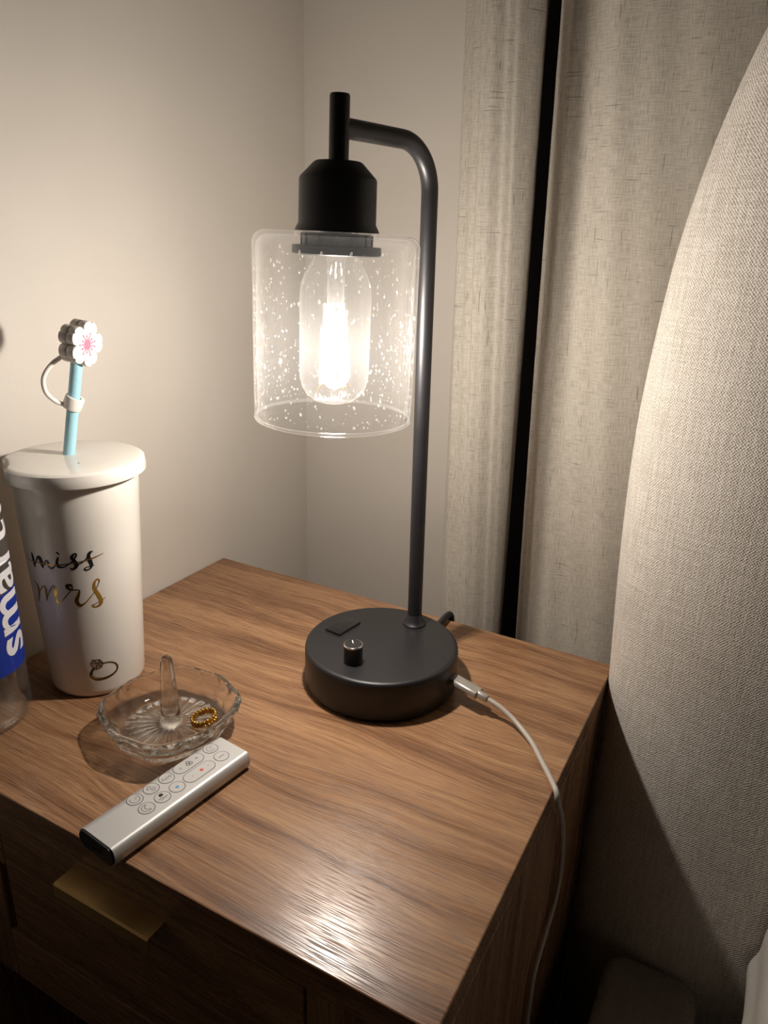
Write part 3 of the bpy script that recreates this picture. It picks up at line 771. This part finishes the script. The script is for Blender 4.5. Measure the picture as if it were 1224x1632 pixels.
# wrapped label: blue panel with a rounded foot, white lettering reading up the bottle
def on_bottle(u, z, off): 
    a = u/33.2; return ((BR+off)*cos(a), (BR+off)*sin(a), z)
A0 = radians(53)*33.2            # label edge nearest the lamp
lb = []
for i in range(41):
    u = A0-58+58*i/40
    zb = 43.5+10*max(0, 1-sqrt(max(0, 1-((i/40-.8)/.2)**2)) if i/40 > .8 else 0)
    lb.append([on_bottle(u, zb+(101-zb)*k/10, .15) for k in range(11)])
MB().grid(lb).build('label', M['label_blue'], bt, smooth=180, fix=False)
fc_ = bpy.data.curves.new('lettering', 'FONT'); fc_.body = 'smartwater'; fc_.size = .042; fc_.offset = .0008
fc_.resolution_u = 4
to = bpy.data.objects.new('tmp_text', fc_); C.objects.link(to)
dg = bpy.context.evaluated_depsgraph_get(); dg.update()
tme = bpy.data.meshes.new_from_object(to.evaluated_get(dg))
bpy.data.objects.remove(to); bpy.data.curves.remove(fc_)
bm = bmesh.new(); bm.from_mesh(tme)
bmesh.ops.triangulate(bm, faces=bm.faces)
bmesh.ops.subdivide_edges(bm, edges=[e for e in bm.edges if e.calc_length() > .004], cuts=2, use_grid_fill=False)
lab = MB(); bm.verts.index_update()
TB = radians(43)*33.2                      # baseline nearest the lamp; tops of the letters point away
lab.add([on_bottle(TB-v.co.y*1000, 54+v.co.x*1000*.98, .45) for v in bm.verts], [[v.index for v in f.verts] for f in bm.faces])
bm.free(); bpy.data.meshes.remove(tme)
o = lab.build('lettering', M['label_white'], bt, smooth=0, fix=False); o['label'] = 'white lettering reading up the bottle'

# ------------------------------------------------------------------ pressed glass ring dish
DX, DY = -96.0, -132.5
dish = thing('ring_dish', 'clear pressed glass ring dish with a centre post, between tumbler and remote', 'dish', DX, DY, 0)
def outline_mod(a):
    return 1+.045*cos(4*(a+radians(55)))*.7+.018*cos(8*(a+radians(10)))+.035*cos(a-radians(-40))
NT_, rows = 288, []
def inside(r, z, a):            # rays pressed into the floor
    return z
prof_d = [(0, 1.2), (10, 1.2), (24, 1.2), (31, .8), (34, 0), (36, .4), (37.2, 1.6), (38.6, 4.5), (41.5, 10), (44.6, 16), (46.2, 19.2), (46.6, 20.6), (46.0, 21.8), (44.6, 22.2), (43.0, 21.6), (41.2, 18.5), (38.4, 12.5), (35.4, 8), (32.6, 6.0), (30, 5.3), (26, 5.2), (21, 5.2), (16, 5.2), (12, 5.2), (9.4, 5.4)]
post_p = [(8.0, 6.2), (7.2, 8), (6.7, 12), (6.2, 20), (5.6, 32), (4.9, 44), (4.3, 53), (3.6, 56.4), (2.4, 58), (1.1, 58.7), (0, 58.8)]
for i, (r, z) in enumerate(prof_d+post_p):
    row = []
    for k in range(NT_):
        a = 2*pi*k/NT_
        q, zz = r, z
        if r > 28 and z < 30 : q = r*(1+(outline_mod(a)-1)*min(1, (r-28)/12))
        if 1 <= i <= 2: zz += .5*abs(sin(12*a))                         # rays under the foot
        if 7 <= i <= 10:                                               # diamond-cut outer wall
            ph = (k*16/NT_+(.5 if i % 2 else 0)) % 1
            q += 2.6*(abs(ph-.5)*2-.5)
        if i in (15, 16): q += .5*cos(16*a)
        if 19 <= i <= 23:
            w = (.2, .9, 1, .9, .55)[i-19]
            zz += 1.1*w*max(0, cos(24*a))**.7 if cos(24*a) > 0 else 0
        row.append((q*cos(a), q*sin(a), zz))
    rows.append(row)
mb = MB().grid(rows, close_u=True)
do = mb.build('bowl', M['crystal'], dish, smooth=62)
try: do.cycles.is_caustics_caster = True
except Exception: pass

# ------------------------------------------------------------------ gold ring lying in the dish
rg = thing('finger_ring', 'gold beaded finger ring lying in the glass dish', 'ring', -76.5, -120.5, 8.2)
rmx = Matrix.Rotation(radians(27), 4, 'Z') @ Matrix.Rotation(radians(-12), 4, 'Y')
MB().lathe([(7.4, -1.2), (8.2, -1.4), (8.6, 0), (8.2, 1.4), (7.4, 1.2), (7.2, 0)], 48, closed=True).xf(rmx).build('band', M['gold_ring'], rg, smooth=50)
bd = MB()
for k in range(20):
    a = 2*pi*k/20
    for z in (-1.3, 1.3): bd.sphere((8.4*cos(a), 8.4*sin(a), z*1.15), 1.2, 8, 6)
o = bd.xf(rmx).build('beads', M['gold_ring'], rg, smooth=180, fix=False)

# ------------------------------------------------------------------ remote control
rm = thing('remote_control', 'silver bar remote control overhanging the front edge of the nightstand', 'remote', -43.43, -188.17, 0)
rm.rotation_euler = (0, 0, atan2(.99345, .11430))    # local x runs along the bar
# section across the bar (v, z): local y = -v
RL, RWD = 51.9, 16.2
secp = []
def arc(cx_, cz_, r, a0, a1, n=8):
    return [(cx_+r*cos(radians(a0+(a1-a0)*k/n)), cz_+r*sin(radians(a0+(a1-a0)*k/n))) for k in range(n+1)]
def earc(cx_, rx, a0, a1, n=12):
    return [(cx_+rx*cos(radians(a0+(a1-a0)*k/n)), 6.2+6.2*sin(radians(a0+(a1-a0)*k/n))) for k in range(n+1)]
secp += earc(RWD-6.8, 6.8, -90, 90)+[(RWD-7.2, 12.4), (-RWD+4.0, 12.4)]+earc(-RWD+3.6, 3.6, 90, 270)
def remote_shell(x0, x1, s_=1.0):
    return [[(x, y*s_, 6+(z-6)*s_) for y, z in secp] for x in (x0, x1)]
mb = MB().grid(remote_shell(-RL+1.0, RL), close_u=True); n = len(secp)
mb.f.append(tuple(n+k for k in range(n))); mb.f.append(tuple(reversed(range(n))))
rbody = mb.build('body', M['silver'], rm, smooth=35)
mb = MB().grid(remote_shell(-RL-.2, -RL+1.2, .93), close_u=True)
mb.f.append(tuple(n+k for k in range(n))); mb.f.append(tuple(reversed(range(n))))
ec = mb.build('end_cap', M['black_plastic'], rm, smooth=35); ec['label'] = 'black end cap'
MB().box(-RL-.5, -RL, -4.5, 3.5, 4.2, 7.6, .4).build('emitter_window', M['black_gloss'], rm, smooth=0)
def top_z(v): return 12.3+.15*min(1, (v/4)**2) if abs(v) < 4 else 12.45+ (0.03 if abs(v) < 8 else 0)
ZT = 12.42
def outline_ring(mb, pts, w, z):
    m_ = len(pts); rows = [[], []]
    for i, (x, y) in enumerate(pts):
        a = pts[i-1]; b_ = pts[(i+1) % m_]; dx, dy = b_[0]-a[0], b_[1]-a[1]; L = hypot(dx, dy) or 1
        rows[0].append((x+dy/L*w/2, y-dx/L*w/2, z)); rows[1].append((x-dy/L*w/2, y+dx/L*w/2, z))
    mb.grid(rows, close_u=True)
def pill(x0, x1, y, r, n=14):
    return [(x1+r*cos(radians(-90+180*k/n)), y+r*sin(radians(-90+180*k/n))) for k in range(n+1)]+[(x0+r*cos(radians(90+180*k/n)), y+r*sin(radians(90+180*k/n))) for k in range(n+1)]
def button(x0, x1, v, r=4.7, marks=()):
    y = -v
    pts = pill(x0, x1, y, r)
    bo = MB().prism(pill(x0, x1, y, r-.15), ZT-1.2, ZT+.12).build('button', M['silver_button'], rm, smooth=0)
    mb = MB(); outline_ring(mb, pill(x0, x1, y, r+.1), .42, ZT+.05); mb.build('button_gap', M['print_grey'], bo, smooth=0, fix=False)
    for mat_, fn in marks:
        mb = MB(); fn(mb); mb.build('symbol', mat_, bo, smooth=0, fix=False)
    return bo
ZS = ZT+.16
def line(pts, w=.38, off=(0, 0)):
    def fn(mb):
        rows, ends = ribbon([(x+off[0], y+off[1], w) for x, y in pts], 4)
        mb.grid([[(p[0], p[1], ZS) for p in r] for r in rows])
    return fn
def arcp(cx_, cy_, r, a0, a1, n=10): return [(cx_+r*cos(radians(a0+(a1-a0)*k/n)), cy_+r*sin(radians(a0+(a1-a0)*k/n))) for k in range(n+1)]
def disc(cx_, cy_, r):
    return lambda mb: mb.add([(cx_+r*cos(2*pi*k/16), cy_+r*sin(2*pi*k/16), ZS) for k in range(16)], [tuple(range(16))])
def multi(*fs):
    def fn(mb):
        for f_ in fs: f_(mb)
    return fn
PG, PF, PK = M['print_grey'], M['print_faint'], M['print_black']
vl, vr = -7.4, 3.8
b_ = lambda x, v: (x, -v)
# lengthwise axis x; reading direction of the prints is along +x
x, y = b_(-19.5, vl); button(x, x, vl, 4.7, [(PG, multi(line(arcp(x, y, 2.9, 130, 410, 14)), line([(x, y), (x+1.6, y+.9)])))])
x, y = b_(-7.7, vl); button(x, x, vl, 4.7, [(PG, multi(line([(x-2.6, y+.6), (x-.4, y+3.2), (x+.4, y+.8), (x-2.6, y+.6)]), line([(x-.8, y-.4), (x+2.8, y-.2)]), line([(x-1.4, y-1.6), (x+2.2, y-1.6)]), line([(x-1, y-2.8), (x+1.4, y-2.9)])))])
x, y = b_(3.9, vl)
button(x, x, vl, 4.7, [(PG, multi(line([(x-3.4, y-.8), (x-2.6, y+1.1), (x-1.9, y-.8)]), line([(x-1.3, y+.5), (x-1.2, y-.7), (x-.3, y-.7), (x-.2, y+.5)]), line([(x+.7, y+1.1), (x+.8, y-.7)]), line(arcp(x+2.4, y-.1, .8, 0, 360, 10))))])
button(15.0, 27.6, vl, 4.7, [(PG, multi(line([(14.6, -vl-1.2), (15.0, -vl+1.2)]), line([(26.4, -vl), (29, -vl)]), line([(27.7, -vl-1.2), (27.7, -vl+1.2)]))),
                           (PK, multi(line(arcp(21.3, -vl+1.0, 1.1, 0, 360, 10), .45), line(arcp(20.3, -vl-.8, 1.1, 0, 360, 10), .45), line(arcp(22.3, -vl-.8, 1.1, 0, 360, 10), .45)))])
x, y = b_(39.6, vl); button(x, x, vl, 4.7, [(PG, multi(line(arcp(x, y, 2.7, 30, 300, 12)), line([(x, y+1.4), (x, y), (x+1.6, y)])))])
x, y = b_(-19.8, vr); button(x, x, vr, 4.7, [(PG, multi(line(arcp(x, y, 2.9, 60, 300, 12)), line(arcp(x+1.5, y, 2.3, 90, 270, 10))))])
x, y = b_(-8.3, vr); button(x, x, vr, 4.7, [(PK, lambda mb: mb.add([(-9.2, -vr+.9, ZS), (-6.8, -vr+.9, ZS), (-6.6, -vr+2.9, ZS), (-8.0, -vr+3.4, ZS), (-9.4, -vr+2.7, ZS)], [(0, 1, 2, 3, 4)])),
                                         (PG, multi(line([(-11.4, -vr-.4), (-8.6, -vr-.4), (-8.4, -vr-1.2), (-5.4, -vr-1.0)], .5), line([(-10.8, -vr-1.8), (-8.8, -vr-1.8)], .4)))])
x, y = b_(2.7, vr); button(x, x, vr, 4.7, [(M['print_blue'], disc(x, y, 1.15))])
button(13.6, 27.0, vr, 4.7, [(M['print_red'], disc(22.0, -vr, 1.2)), (PF, multi(disc(27.6, -vr, .45), line([(14.4, -vr-.6), (15.4, -vr+.6)])))])
x, y = b_(38.7, vr); button(x, x, vr, 4.7, [(PG, line([(x-2.4, y), (x+2.4, y)], .5))])
